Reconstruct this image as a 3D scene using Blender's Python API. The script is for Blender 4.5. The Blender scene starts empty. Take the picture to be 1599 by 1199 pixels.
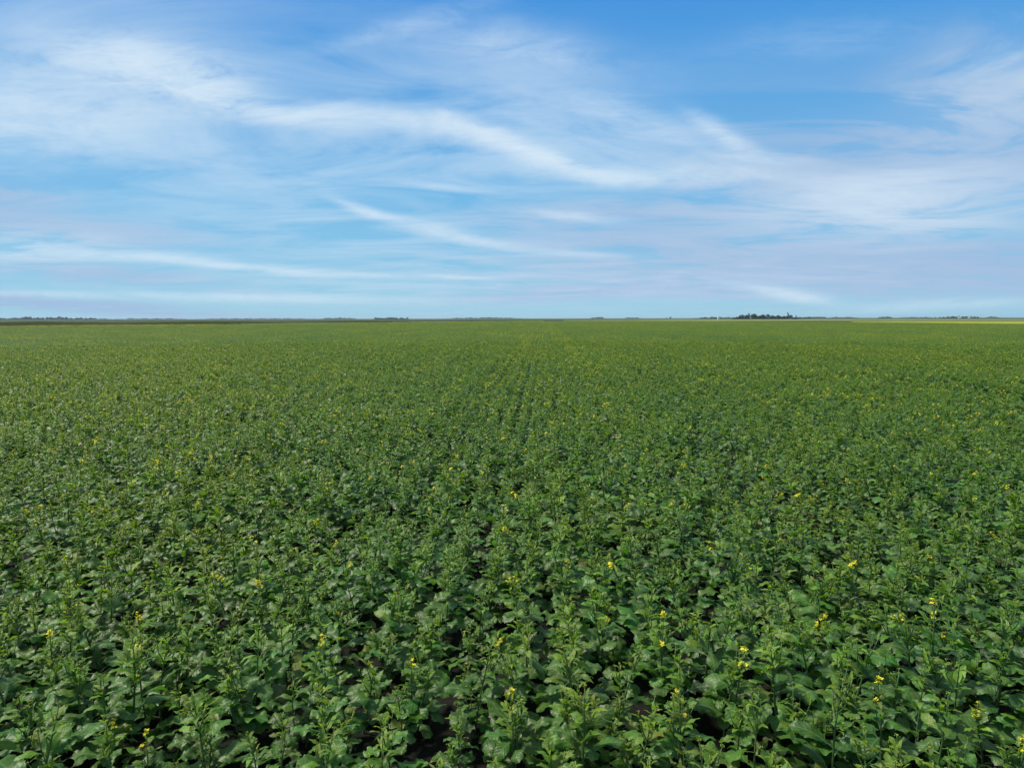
import bpy, math, random
import numpy as np
from mathutils import Vector, Matrix
S = bpy.context.scene
R = math.radians
PI = math.pi

# ---------------------------------------------------------------- camera
CAM_H = 2.9
PITCH = math.atan(102.5 / 1080.0)
cd = bpy.data.cameras.new('camera')
cd.sensor_width = 36.0
cd.lens = 36.0 * 1080.0 / 1599.0
cd.clip_start = 0.05
cd.clip_end = 30000.0
cam = bpy.data.objects.new('camera', cd)
S.collection.objects.link(cam)
cam.location = (0, 0, CAM_H)
ROLL = R(-0.11)
cam.rotation_euler = (Matrix.Rotation(PI / 2 - PITCH, 4, 'X') @ Matrix.Rotation(ROLL, 4, 'Z')).to_euler()
S.camera = cam
S.render.resolution_x, S.render.resolution_y = 1024, 767

# ---------------------------------------------------------------- light, sky, exposure
S.view_settings.view_transform = 'Standard'
S.view_settings.look = 'None'
S.view_settings.exposure = 0.0
S.view_settings.gamma = 1.0
SUN_EL, SUN_AZ = R(60), R(-68)          # azimuth measured from +Y towards +X
sl = bpy.data.lights.new('sun', 'SUN')
sl.energy = 5.0
sl.angle = R(8)
sl.color = (1.0, 0.93, 0.80)
sun = bpy.data.objects.new('sun', sl)
S.collection.objects.link(sun)
sd = Vector((math.sin(SUN_AZ) * math.cos(SUN_EL), math.cos(SUN_AZ) * math.cos(SUN_EL), math.sin(SUN_EL)))
sun.rotation_euler = sd.to_track_quat('Z', 'Y').to_euler()
sun.location = (0, 0, 50)


def slope(x, y):
    """direction slopes (X/Y, Z/Y) seen at a place of the 1599x1199 photograph"""
    a, b = (x - 799.5) / 1080.0, (599.5 - y) / 1080.0
    c, s = math.cos(PITCH), math.sin(PITCH)
    Yd = c + b * s
    return a / Yd, (-s + b * c) / Yd


class NT:
    def __init__(self, tree):
        self.t = tree
        tree.nodes.clear()

    def n(self, typ, **kw):
        nd = self.t.nodes.new(typ)
        for k, v in kw.items():
            setattr(nd, k, v)
        return nd

    def put(self, sock, v):
        if isinstance(v, bpy.types.NodeSocket):
            self.t.links.new(v, sock)
        else:
            sock.default_value = v

    def math(self, op, a, b=None, c=None, clamp=False):
        nd = self.n('ShaderNodeMath', operation=op)
        nd.use_clamp = clamp
        self.put(nd.inputs[0], a)
        if b is not None: self.put(nd.inputs[1], b)
        if c is not None: self.put(nd.inputs[2], c)
        return nd.outputs[0]

    def vm(self, op, a, b=None, c=None):
        nd = self.n('ShaderNodeVectorMath', operation=op)
        self.put(nd.inputs[0], a)
        if b is not None: self.put(nd.inputs[1], b)
        if c is not None: self.put(nd.inputs[2], c)
        return nd.outputs['Value' if op in ('DOT_PRODUCT', 'LENGTH') else 'Vector']

    def mapping(self, vec, loc=(0, 0, 0), rot=(0, 0, 0), sc=(1, 1, 1), kind='POINT'):
        nd = self.n('ShaderNodeMapping', vector_type=kind)
        self.put(nd.inputs['Vector'], vec)
        nd.inputs['Location'].default_value = loc
        nd.inputs['Rotation'].default_value = rot
        nd.inputs['Scale'].default_value = sc
        return nd.outputs[0]

    def noise(self, vec, scale, detail=4, rough=0.55, dist=0.0):
        nd = self.n('ShaderNodeTexNoise')
        if vec is not None: self.put(nd.inputs['Vector'], vec)
        nd.inputs['Scale'].default_value = scale
        nd.inputs['Detail'].default_value = detail
        nd.inputs['Roughness'].default_value = rough
        nd.inputs['Distortion'].default_value = dist
        return nd

    def ramp(self, v, lo, hi, a=0.0, b=1.0, smooth=False):
        nd = self.n('ShaderNodeMapRange')
        nd.interpolation_type = 'SMOOTHSTEP' if smooth else 'LINEAR'
        self.put(nd.inputs['Value'], v)
        for k, x in zip(('From Min', 'From Max', 'To Min', 'To Max'), (lo, hi, a, b)):
            nd.inputs[k].default_value = x
        return nd.outputs['Result']

    def mix(self, f, a, b, blend='MIX'):
        nd = self.n('ShaderNodeMix', data_type='RGBA', blend_type=blend)
        self.put(nd.inputs['Factor'], f)
        for sk, v in ((nd.inputs[6], a), (nd.inputs[7], b)):
            if not isinstance(v, bpy.types.NodeSocket) and len(v) == 3: v = (*v, 1)
            self.put(sk, v)
        return nd.outputs[2]


w = bpy.data.worlds.new('World')
S.world = w
w.use_nodes = True
T = NT(w.node_tree)
SKY_STR = 0.10
sky = T.n('ShaderNodeTexSky')
sky.sky_type = 'NISHITA'
sky.sun_disc = False
sky.sun_elevation = SUN_EL
sky.sun_rotation = SUN_AZ
sky.altitude = 500
sky.air_density = 1.0
sky.dust_density = 0.6
sky.ozone_density = 2.5
tc = T.n('ShaderNodeTexCoord').outputs['Generated']
sep = T.n('ShaderNodeSeparateXYZ')
T.put(sep.inputs[0], tc)
dx, dy, dz = sep.outputs
ay = T.math('MAXIMUM', T.math('ABSOLUTE', dy), 0.12)
comb = T.n('ShaderNodeCombineXYZ')
T.put(comb.inputs[0], T.math('DIVIDE', dx, ay))
T.put(comb.inputs[1], T.math('DIVIDE', T.math('MAXIMUM', dz, 0.0), ay))
P0 = comb.outputs[0]
# wind-drawn warping of the cloud layer
wn = T.noise(T.mapping(P0, sc=(2.2, 6.0, 1)), 1.3, 5, 0.6).outputs['Color']
warp = T.vm('MULTIPLY', T.vm('SUBTRACT', wn, (0.5, 0.5, 0.5)), (0.08, 0.042, 0))
wk = T.n('ShaderNodeCombineXYZ')
wk.inputs[0].default_value = 1.0
T.put(wk.inputs[1], T.ramp(T.math('MAXIMUM', dz, 0.0), 0.0, 0.28, 0.12, 1.0))
P = T.vm('ADD', P0, T.vm('MULTIPLY', warp, wk.outputs[0]))
# the same cloud deck seen in perspective
qc = T.n('ShaderNodeCombineXYZ')
qd = T.math('ADD', T.math('MAXIMUM', dz, 0.0), 0.07)
T.put(qc.inputs[0], T.math('DIVIDE', dx, qd))
T.put(qc.inputs[1], T.math('DIVIDE', ay, qd))
Q = qc.outputs[0]


def blobs(lst, src):
    acc = None
    for (x, y, rx, ry, ang, k) in lst:
        u, v = slope(x, y)
        m = T.mapping(src, (u, v, 0), (0, 0, -R(ang)), (rx / 1080, ry / 1080, 1), 'TEXTURE')
        g = T.math('EXPONENT', T.math('MULTIPLY', T.vm('DOT_PRODUCT', m, m), -1.0))
        acc = T.math('MULTIPLY', g, k) if acc is None else T.math('MULTIPLY_ADD', g, k, acc)
    return acc


WHITE = [(215, 95, 130, 34, 10, .9), (330, 125, 70, 20, 12, .6), (370, 160, 110, 15, 13, .8), (500, 180, 90, 16, 6, .5), (640, 192, 120, 15, 8, .6), (770, 218, 90, 13, 16, .7),
         (850, 245, 90, 11, 20, .85), (940, 272, 80, 11, 8, .75), (1080, 272, 120, 14, 2, .55), (1000, 185, 120, 22, 18, .3), (1130, 210, 55, 13, 30, .55), (1180, 250, 70, 8, 2, .3),
         (560, 325, 50, 7, 20, .4), (640, 348, 70, 8, 14, .45), (745, 376, 80, 7, 9, .5), (170, 396, 70, 8, 0, .5), (260, 398, 70, 8, 2, .45), (330, 410, 80, 7, 7, .55),
         (450, 421, 90, 6, 4, .5), (580, 430, 80, 4, 2, .4), (700, 431, 50, 3, 4, .5), (1280, 60, 160, 26, -6, .12), (1220, 458, 70, 8, 8, .7), (1260, 470, 50, 6, 4, .3),
         (1480, 478, 160, 8, -3, .3), (400, 464, 260, 7, 1, .4), (900, 340, 70, 8, 5, .5), (905, 397, 70, 5, 3, .45), (690, 292, 60, 5, 5, .4),
         (620, 38, 150, 14, -14, .16), (60, 170, 220, 70, 0, .5), (800, 70, 160, 30, 10, .3), (1340, 300, 130, 22, -6, .25), (1545, 110, 90, 20, -18, .12), (90, 458, 120, 5, 1, .3)]
VEIL = [(500, 320, 520, 130, 4, .12), (900, 440, 700, 40, 0, .18), (640, 120, 330, 70, 6, .2), (300, 220, 330, 60, 4, .26), (120, 60, 260, 140, 0, .30), (1400, 322, 220, 50, -4, .6),
        (1560, 150, 140, 70, -20, .3), (960, 200, 200, 50, 14, .22), (800, 250, 260, 50, 0, .25), (40, 385, 110, 26, 0, .6), (500, 350, 300, 40, 6, .15)]
GREY = [(50, 355, 220, 20, 3, .6), (150, 425, 180, 13, 5, .6), (110, 475, 220, 9, 4, 1.1), (1100, 390, 260, 34, 3, .7),
        (900, 455, 150, 11, -3, 1.0), (1250, 425, 360, 28, 0, 1.1), (1500, 420, 240, 32, 0, 1.2), (1450, 250, 260, 90, -8, 1.0), (1560, 120, 120, 60, -15, .6),
        (1000, 335, 220, 20, 0, .45), (20, 300, 80, 30, 0, .6), (1200, 250, 150, 80, 0, .3), (1130, 455, 120, 7, 0, .7)]
fib = T.noise(T.mapping(P, rot=(0, 0, R(9)), sc=(6.0, 24.0, 1)), 1.0, 9, 0.72, 0.5).outputs['Fac']
soft = T.noise(T.mapping(Q, rot=(0, 0, R(-20)), sc=(0.9, 1.5, 1)), 1.0, 9, 0.62, 0.7).outputs['Fac']
fine = T.ramp(fib, 0.34, 0.68, 0.15, 1.8)
softm = T.ramp(soft, 0.36, 0.64, 0.15, 1.6)
white = T.math('MULTIPLY', blobs(WHITE, P), fine)
veil = T.math('MULTIPLY', blobs(VEIL, P), softm)
wfac = T.math('MULTIPLY', T.math('SUBTRACT', 1.0, T.math('EXPONENT', T.math('MULTIPLY', T.math('ADD', white, veil), -1.45))), 1.0)
gfac = T.math('SUBTRACT', 1.0, T.math('EXPONENT', T.math('MULTIPLY', T.math('MULTIPLY', blobs(GREY, P), T.ramp(soft, 0.40, 0.58, 0.25, 2.0)), -1.9)))
# overhead, above the frame: unseen broken cloud added to tune the top light
high = T.ramp(dz, 0.42, 0.66, 0, 1.0, True)
el = T.ramp(dz, 0.0, 0.40)
K = 1.0 / SKY_STR
hs = T.n('ShaderNodeHueSaturation')
T.put(hs.inputs['Color'], sky.outputs[0])
hs.inputs['Saturation'].default_value = 1.25
hs.inputs['Value'].default_value = 1.0
el2 = T.math('POWER', el, 0.8)
clear = T.mix(T.ramp(el2, 0, .5), tuple(K * v for v in (0.33, 0.64, 0.80)), tuple(K * v for v in (0.15, 0.48, 0.81)))
clear = T.mix(T.ramp(el2, .5, 1), clear, tuple(K * v for v in (0.065, 0.31, 0.75)))
base = T.mix(0.93, hs.outputs[0], clear)
c1 = T.mix(gfac, base, tuple(K * v for v in (0.34, 0.50, 0.74)))
c2 = T.mix(wfac, c1, tuple(K * v for v in (0.68, 0.82, 0.94)))
c2 = T.mix(T.math('MULTIPLY', high, softm, clamp=True), c2, tuple(K * v for v in (0.60, 0.58, 0.54)))
bg = T.n('ShaderNodeBackground')
T.put(bg.inputs['Color'], c2)
bg.inputs['Strength'].default_value = SKY_STR
wo = T.n('ShaderNodeOutputWorld')
T.put(wo.inputs['Surface'], bg.outputs[0])


# ---------------------------------------------------------------- helpers
def tag(o, label=None, cat=None, group=None, kind=None):
    if label: o['label'] = label
    if cat: o['category'] = cat
    if group: o['group'] = group
    if kind: o['kind'] = kind
    return o


def empty(name, loc):
    o = bpy.data.objects.new(name, None)
    o.empty_display_size = 0.2
    S.collection.objects.link(o)
    o.location = loc
    return o


def ground_at(x, y, z=0.0):
    """where the sight line of a place in the photograph meets height z (roll included)"""
    a, b = (x - 799.5) / 1080.0, (599.5 - y) / 1080.0
    d = cam.rotation_euler.to_matrix() @ Vector((a, b, -1))
    k = (z - CAM_H) / d.z
    return d.x * k, d.y * k


def at_depth(x, D):
    return (x - 799.5) / 1080.0 * D, D


CI = np.array(cam.rotation_euler.to_matrix()).T


def project(p):
    q = CI @ (np.array(p) - np.array([0, 0, CAM_H]))
    return 799.5 + 1080 * q[0] / -q[2], 599.5 - 1080 * q[1] / -q[2], -q[2]


class MB:
    """collects faces with a tint and uv into one mesh"""
    def __init__(self):
        self.v, self.f, self.uv, self.c, self.m = [], [], [], [], []
        self.nv = 0

    def add(self, v, f, uv, col, mat=0):
        v = np.asarray(v, float)
        self.v.append(v)
        self.f.extend([[i + self.nv for i in q] for q in f])
        self.uv.append(np.asarray(uv, float))
        self.c.append(np.tile(np.array([*col, 1.0]), (len(v), 1)))
        self.m.extend([mat] * len(f))
        self.nv += len(v)

    def merge(self, o, M=None, dm=0):
        for v, uv, c in zip(o.v, o.uv, o.c):
            self.v.append(v if M is None else v @ M[:3, :3].T + M[:3, 3])
            self.uv.append(uv)
            self.c.append(c)
        self.f.extend([[i + self.nv for i in q] for q in o.f])
        self.m.extend([k + dm for k in o.m])
        self.nv += o.nv

    def mesh(self, name, mats, smooth=True):
        me = bpy.data.meshes.new(name)
        me.from_pydata(np.vstack(self.v).tolist(), [], self.f)
        uv = np.vstack(self.uv)
        li = np.empty(len(me.loops), int)
        me.loops.foreach_get('vertex_index', li)
        ul = me.uv_layers.new(name='UVMap')
        ul.data.foreach_set('uv', uv[li].ravel())
        ca = me.color_attributes.new('tint', 'FLOAT_COLOR', 'POINT')
        ca.data.foreach_set('color', np.vstack(self.c).ravel())
        for m in mats: me.materials.append(m)
        me.polygons.foreach_set('material_index', self.m)
        me.polygons.foreach_set('use_smooth', [smooth] * len(me.polygons))
        me.update()
        return me


def link(name, me, parent=None, loc=(0, 0, 0)):
    o = bpy.data.objects.new(name, me)
    S.collection.objects.link(o)
    o.parent = parent
    o.location = loc
    return o


# ---------------------------------------------------------------- materials
def new_mat(name):
    m = bpy.data.materials.new(name)
    m.use_nodes = True
    return m, NT(m.node_tree)


def leaf_material(name, rough=0.46, trans=0.27, veins=True, patch=True):
    m, t = new_mat(name)
    col = t.n('ShaderNodeAttribute', attribute_name='tint').outputs['Color']
    oi = t.n('ShaderNodeObjectInfo')
    geo = t.n('ShaderNodeNewGeometry')
    if patch:
        pn = t.noise(t.mapping(geo.outputs['Position'], sc=(1, 1, 0.0)), 0.35, 3, 0.6).outputs['Fac']
        pn2 = t.noise(t.mapping(geo.outputs['Position'], sc=(1, 0.35, 0.0)), 0.045, 3, 0.6).outputs['Fac']
        k = t.math('ADD', t.math('MULTIPLY', pn, 0.6), t.math('MULTIPLY', pn2, 0.6))
        col = t.mix(t.ramp(k, 0.48, 0.72), t.mix(1.0, col, (0.78, 0.91, 1.05), 'MULTIPLY'), t.mix(1.0, col, (1.26, 1.07, 0.66), 'MULTIPLY'))
    col = t.mix(1.0, col, t.mix(oi.outputs['Random'], (0.84, 0.86, 0.9), (1.16, 1.12, 1.05)), 'MULTIPLY')
    mot = t.noise(geo.outputs['Position'], 42, 3).outputs['Fac']
    col = t.mix(1.0, col, t.mix(mot, (0.75, 0.75, 0.75), (1.25, 1.25, 1.25)), 'MULTIPLY')
    bump_h = mot
    if veins:
        uv = t.n('ShaderNodeUVMap', uv_map='UVMap').outputs[0]
        sp = t.n('ShaderNodeSeparateXYZ')
        t.put(sp.inputs[0], uv)
        av = t.math('ABSOLUTE', t.math('SUBTRACT', sp.outputs[1], 0.5))
        mid = t.ramp(av, 0.012, 0.04, 1, 0)
        ph = t.math('SINE', t.math('MULTIPLY', t.math('SUBTRACT', sp.outputs[0], t.math('MULTIPLY', av, 0.55)), 50))
        side = t.ramp(ph, 0.86, 1.0, 0, 0.5)
        vein = t.math('MAXIMUM', mid, side)
        col = t.mix(t.math('MULTIPLY', vein, 0.45), col, (0.17, 0.26, 0.12))
        bump_h = t.math('ADD', t.math('MULTIPLY', ph, -0.12), t.math('MULTIPLY', mot, 0.6))
    col = t.mix(geo.outputs['Backfacing'], col, t.mix(1.0, col, (1.35, 1.25, 1.3), 'MULTIPLY'))
    b = t.n('ShaderNodeBsdfPrincipled')
    t.put(b.inputs['Base Color'], col)
    b.inputs['Roughness'].default_value = rough
    b.inputs['Specular IOR Level'].default_value = 0.42
    bp = t.n('ShaderNodeBump')
    bp.inputs['Strength'].default_value = 0.5
    bp.inputs['Distance'].default_value = 0.008
    t.put(bp.inputs['Height'], bump_h)
    t.put(b.inputs['Normal'], bp.outputs[0])
    tr = t.n('ShaderNodeBsdfTranslucent')
    t.put(tr.inputs['Color'], t.mix(1.0, col, (1.7, 1.9, 0.8), 'MULTIPLY'))
    mx = t.n('ShaderNodeMixShader')
    mx.inputs[0].default_value = trans
    t.put(mx.inputs[1], b.outputs[0])
    t.put(mx.inputs[2], tr.outputs[0])
    out = t.n('ShaderNodeOutputMaterial')
    t.put(out.inputs[0], mx.outputs[0])
    return m


def simple_mat(name, c1, c2, scale=1.0, rough=0.9, sc=(1, 1, 1), detail=5, lo=0.35, hi=0.65, bump=0.0, bs=None):
    m, t = new_mat(name)
    geo = t.n('ShaderNodeNewGeometry')
    nz = t.noise(t.mapping(geo.outputs['Position'], sc=sc), scale, detail, 0.62).outputs['Fac']
    b = t.n('ShaderNodeBsdfPrincipled')
    t.put(b.inputs['Base Color'], t.mix(t.ramp(nz, lo, hi), c1, c2))
    b.inputs['Roughness'].default_value = rough
    b.inputs['Specular IOR Level'].default_value = 0.25
    if bump:
        bp = t.n('ShaderNodeBump')
        bp.inputs['Strength'].default_value = 1.0
        bp.inputs['Distance'].default_value = bump
        t.put(bp.inputs['Height'], t.noise(geo.outputs['Position'], bs or scale * 4, 4).outputs['Fac'])
        t.put(b.inputs['Normal'], bp.outputs[0])
    out = t.n('ShaderNodeOutputMaterial')
    t.put(out.inputs[0], b.outputs[0])
    return m


M_LEAF = leaf_material('canola leaf')
M_SHOOT = leaf_material('canola stem and bud', 0.5, 0.1, False)
M_PETAL = leaf_material('canola petal', 0.6, 0.2, False, False)
M_TREE = leaf_material('tree foliage', 0.6, 0.12, False, False)
M_GRASS = leaf_material('grass blade', 0.6, 0.15, False)
M_BARK = simple_mat('bark', (0.06, 0.05, 0.04), (0.13, 0.11, 0.09), 6, sc=(1, 1, 0.3), bump=0.02)
M_SOIL = simple_mat('soil with painted shade', (0.0035, 0.003, 0.0025), (0.009, 0.0075, 0.006), 9, bump=0.03, bs=25)  # soil taken near black: shade of the row gaps put into its colour
M_LAND = simple_mat('prairie ground', (0.045, 0.08, 0.03), (0.08, 0.105, 0.045), 0.004, sc=(1, 3.5, 1), bump=0.3, bs=0.8)

# ---------------------------------------------------------------- ground
CANOPY = 0.66


def sheet(name, pts, mat, top, kind='structure', depth=None):
    """flat-topped parcel of land; depth gives it standing sides"""
    n = len(pts)
    bm_v = [(x, y, top) for x, y in pts]
    faces = [list(range(n))]
    if depth:
        bm_v += [(x, y, top - depth) for x, y in pts]
        faces += [[i, n + i, n + (i + 1) % n, (i + 1) % n] for i in range(n)]
    me = bpy.data.meshes.new(name)
    me.from_pydata(bm_v, [], faces)
    me.materials.append(mat)
    me.update()
    if sum(pts[i][0] * pts[(i + 1) % n][1] - pts[(i + 1) % n][0] * pts[i][1] for i in range(n)) < 0:
        me.flip_normals()
    o = link(name, me)
    o['kind'] = kind
    return o


GS = 9000
sheet('ground', [(-GS, -GS), (GS, -GS), (GS, GS), (-GS, GS)], M_LAND, 0.0)

# outline of the canola field, far side from its left to its right
EDGE = [(0, 510.3), (200, 508.6), (400, 506.6), (560, 504.6), (740, 502.6), (850, 501.5), (1000, 501.5), (1130, 501.9),
        (1250, 502.6), (1400, 503.8), (1599, 505.8)]
far = [ground_at(x, y, CANOPY) for x, y in EDGE]
l0, l1 = Vector(far[0]), Vector(far[1])
r0, r1 = Vector(far[-1]), Vector(far[-2])
lx = l0 + (l0 - l1).normalized() * 60
rx = r0 + (r0 - r1).normalized() * 40
FIELD = [(-30, -4), tuple(lx)] + far + [tuple(rx), (30, -4)]
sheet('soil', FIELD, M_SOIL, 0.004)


def inside(px, py, poly):
    n = len(poly)
    res = np.zeros(len(px), bool)
    j = n - 1
    for i in range(n):
        xi, yi = poly[i]
        xj, yj = poly[j]
        c = ((yi > py) != (yj > py)) & (px < (xj - xi) * (py - yi) / ((yj - yi) or 1e-9) + xi)
        res ^= c
        j = i
    return res


def parcel(name, near, farl, mat, top, dep=None):
    pts = [ground_at(x, y, top) for x, y in near] + [ground_at(x, y, top) for x, y in reversed(farl)]
    return sheet(name, pts, mat, top, depth=dep)


M_BLOOM = simple_mat('flowering canola far', (0.16, 0.20, 0.02), (0.33, 0.33, 0.025), 0.25, sc=(1, .4, 1), bump=0.2, bs=3)
M_GRAIN = simple_mat('ripening grain', (0.13, 0.17, 0.045), (0.21, 0.23, 0.065), 0.05, sc=(1, .3, 1), bump=0.2, bs=3)
M_OLIVE = simple_mat('olive stubble', (0.075, 0.095, 0.025), (0.12, 0.13, 0.04), 0.05, sc=(1, .3, 1), bump=0.2, bs=3)
M_GREEN = simple_mat('green pasture', (0.05, 0.10, 0.03), (0.08, 0.13, 0.04), 0.02, sc=(1, .3, 1), bump=0.2, bs=3)
M_PALE = simple_mat('pale hay field', (0.10, 0.14, 0.06), (0.14, 0.17, 0.08), 0.01, sc=(1, .3, 1), bump=0.2, bs=2)
M_DARKF = simple_mat('dark green crop', (0.016, 0.042, 0.012), (0.026, 0.055, 0.018), 0.01, sc=(1, .3, 1), bump=0.2, bs=2)

# right side parcels, nearest first
parcel('flowering_field', [(1330, 503.0), (1400, 503.6), (1599, 505.6), (1800, 507.4)],
       [(1330, 502.2), (1400, 502.0), (1599, 501.9), (1800, 501.9)], M_BLOOM, 0.6, 0.6)
parcel('stubble_field', [(1180, 501.4), (1330, 501.5), (1599, 501.7), (1800, 501.8)],
       [(1180, 500.8), (1330, 500.6), (1599, 500.9), (1800, 501.1)], M_OLIVE, 0.4, 0.4)
parcel('grain_field', [(880, 501.0), (1000, 501.0), (1130, 501.3), (1280, 500.7), (1599, 500.6), (1800, 500.7)],
       [(880, 500.2), (1000, 499.7), (1130, 499.0), (1280, 498.9), (1599, 498.9), (1800, 498.9)], M_GRAIN, 0.42, 0.42)
parcel('pasture', [(1000, 499.3), (1280, 498.4), (1599, 498.2), (1800, 498.2)],
       [(1000, 498.9), (1280, 498.0), (1599, 497.4), (1800, 497.2)], M_GREEN, 0.3, 0.3)
parcel('hay_field', [(-300, 503.2), (0, 503.1), (200, 502.5), (400, 501.9), (740, 501.0)],
       [(-300, 502.6), (0, 502.5), (200, 502.0), (400, 501.5), (740, 500.9)], M_PALE, 0.3, 0.3)
parcel('dark_crop_field', [(-300, 502.1), (0, 502.0), (200, 501.6), (400, 501.1), (740, 500.7), (1000, 499.6)],
       [(-300, 500.6), (0, 500.4), (200, 499.9), (400, 499.7), (740, 499.3), (1000, 498.9)], M_DARKF, 0.45, 0.45)

# ---------------------------------------------------------------- canola plants
rng = np.random.default_rng(7)


def rotz(a):
    c, s = math.cos(a), math.sin(a)
    return np.array([[c, -s, 0], [s, c, 0], [0, 0, 1.0]])


def roty(a):
    c, s = math.cos(a), math.sin(a)
    return np.array([[c, 0, s], [0, 1, 0], [-s, 0, c]])


def rotx(a):
    c, s = math.cos(a), math.sin(a)
    return np.array([[1, 0, 0], [0, c, -s], [0, s, c]])


def leaf(mb, base, az, elev, L, W, kind, n, m, droop, col, g, mat=0):
    t = np.linspace(0, 1, n + 1)
    s = np.linspace(-1, 1, m + 1)
    if kind == 'big':
        pet = g.uniform(.22, .32)
        q = np.clip((t - pet) / (1 - pet), 0, 1)
        p = np.sin(PI * q ** 0.85) ** 0.62 * (0.62 + 0.38 * q ** .5)
        p = np.where(t <= pet, 0.07, np.maximum(p, 0.05))
        if n > 8:
            par = np.where(np.arange(n + 1) % 2 == 0, 1.0, -1.0)
            p = p * (1 + (par * g.uniform(.05, .09) + g.normal(0, .025, n + 1)) * np.where(t > pet, 1, 0))
            p = np.where((t > pet - .1) & (t < pet), .16 * (1 + par * .5), p)
    else:
        p = np.sin(PI * (0.12 + 0.88 * t) ** 0.75) ** 0.8
        if n > 8:
            p = p * (1 + 0.12 * np.sin(t * 40))
    p[-1] = 0.02
    th = -droop * t ** 1.4
    dt = 1.0 / n
    cx = np.concatenate([[0], np.cumsum(np.cos(th[1:]) * dt)]) * L
    cz = np.concatenate([[0], np.cumsum(np.sin(th[1:]) * dt)]) * L
    fold = g.uniform(.05, .55) if kind == 'big' else g.uniform(.3, .8)
    a1, a2 = g.uniform(0, 6.28, 2)
    k = g.uniform(13, 22)
    ruf = (W * g.uniform(.06, .16)) if kind == 'big' else W * .08
    TT, SS = np.meshgrid(t, s, indexing='ij')
    PW = p[:, None] * W * 0.5
    edge = np.abs(SS)
    hz = fold * edge * PW + ruf * edge ** 2 * np.where(SS > 0, np.sin(TT * k + a1), np.sin(TT * k + a2)) * np.minimum(1, p[:, None] * 1.4)
    hz = hz - 0.35 * edge ** 3 * PW
    nx, nz = -np.sin(th), np.cos(th)
    X = cx[:, None] + nx[:, None] * hz
    Z = cz[:, None] + nz[:, None] * hz
    Y = SS * PW * (1 - .15 * fold)
    V = np.stack([X, Y, Z], -1).reshape(-1, 3)
    V[:, 1] += V[:, 0] ** 2 * g.normal(0, 1.2) * (0.2 / max(L, .03)) * .5
    V = V @ rotx(g.normal(0, .35)).T @ roty(-elev).T @ rotz(az).T + base
    f = [[i * (m + 1) + j, (i + 1) * (m + 1) + j, (i + 1) * (m + 1) + j + 1, i * (m + 1) + j + 1] for i in range(n) for j in range(m)]
    uv = np.stack([TT, 0.5 + SS * .5 * p[:, None]], -1).reshape(-1, 2)
    mb.add(V, f, uv, col, mat)


def tube(mb, pts, rad, sides, col, mat=0):
    pts = np.asarray(pts, float)
    n = len(pts)
    V = []
    for i in range(n):
        d = pts[min(i + 1, n - 1)] - pts[max(i - 1, 0)]
        d = d / np.linalg.norm(d)
        a = np.cross(d, [0.3, 1, 0.1]); a /= np.linalg.norm(a)
        b = np.cross(d, a)
        for k in range(sides):
            an = 2 * PI * k / sides
            V.append(pts[i] + rad[i] * (math.cos(an) * a + math.sin(an) * b))
    f = [[i * sides + k, i * sides + (k + 1) % sides, (i + 1) * sides + (k + 1) % sides, (i + 1) * sides + k] for i in range(n - 1) for k in range(sides)]
    f.append(list(range((n - 1) * sides, n * sides)))
    mb.add(V, f, np.full((len(V), 2), .5), col, mat)


OCT = np.array([(1, 0, 0), (0, 1, 0), (-1, 0, 0), (0, -1, 0), (0, 0, 1), (0, 0, -1)], float)
OCF = [[0, 1, 4], [1, 2, 4], [2, 3, 4], [3, 0, 4], [1, 0, 5], [2, 1, 5], [3, 2, 5], [0, 3, 5]]


def bud(mb, p, r, h, col, mat=0):
    mb.add(OCT * [r, r, h] + p, OCF, np.full((6, 2), .5), col, mat)


def jit(c, g, a=.18):
    k = 1 + g.normal(0, a)
    return tuple(max(.004, v * k * (1 + g.normal(0, a * .4))) for v in c)


C_BIG = (0.056, 0.138, 0.019)
C_MID = (0.096, 0.188, 0.011)
C_TOP = (0.152, 0.242, 0.010)
C_BUD = (0.23, 0.31, 0.03)
C_STEM = (0.085, 0.15, 0.05)
C_PET = (0.80, 0.70, 0.03)


def flower(mb, p, g, r=.010):
    M = rotx(g.normal(0, .5)) @ roty(g.normal(0, .5)) @ rotz(g.uniform(0, 6))
    for k in range(4):
        a = k * PI / 2
        o = np.array([(0, 0, 0), (.55 * r, -.42 * r, .18 * r), (1.15 * r, -.38 * r, .35 * r), (1.25 * r, 0, .3 * r), (1.15 * r, .38 * r, .35 * r), (.55 * r, .42 * r, .18 * r)])
        mb.add(o @ rotz(a).T @ M.T + p, [[0, 1, 2, 3, 4, 5]], np.full((6, 2), .5), jit(C_PET, g, .06))


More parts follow.
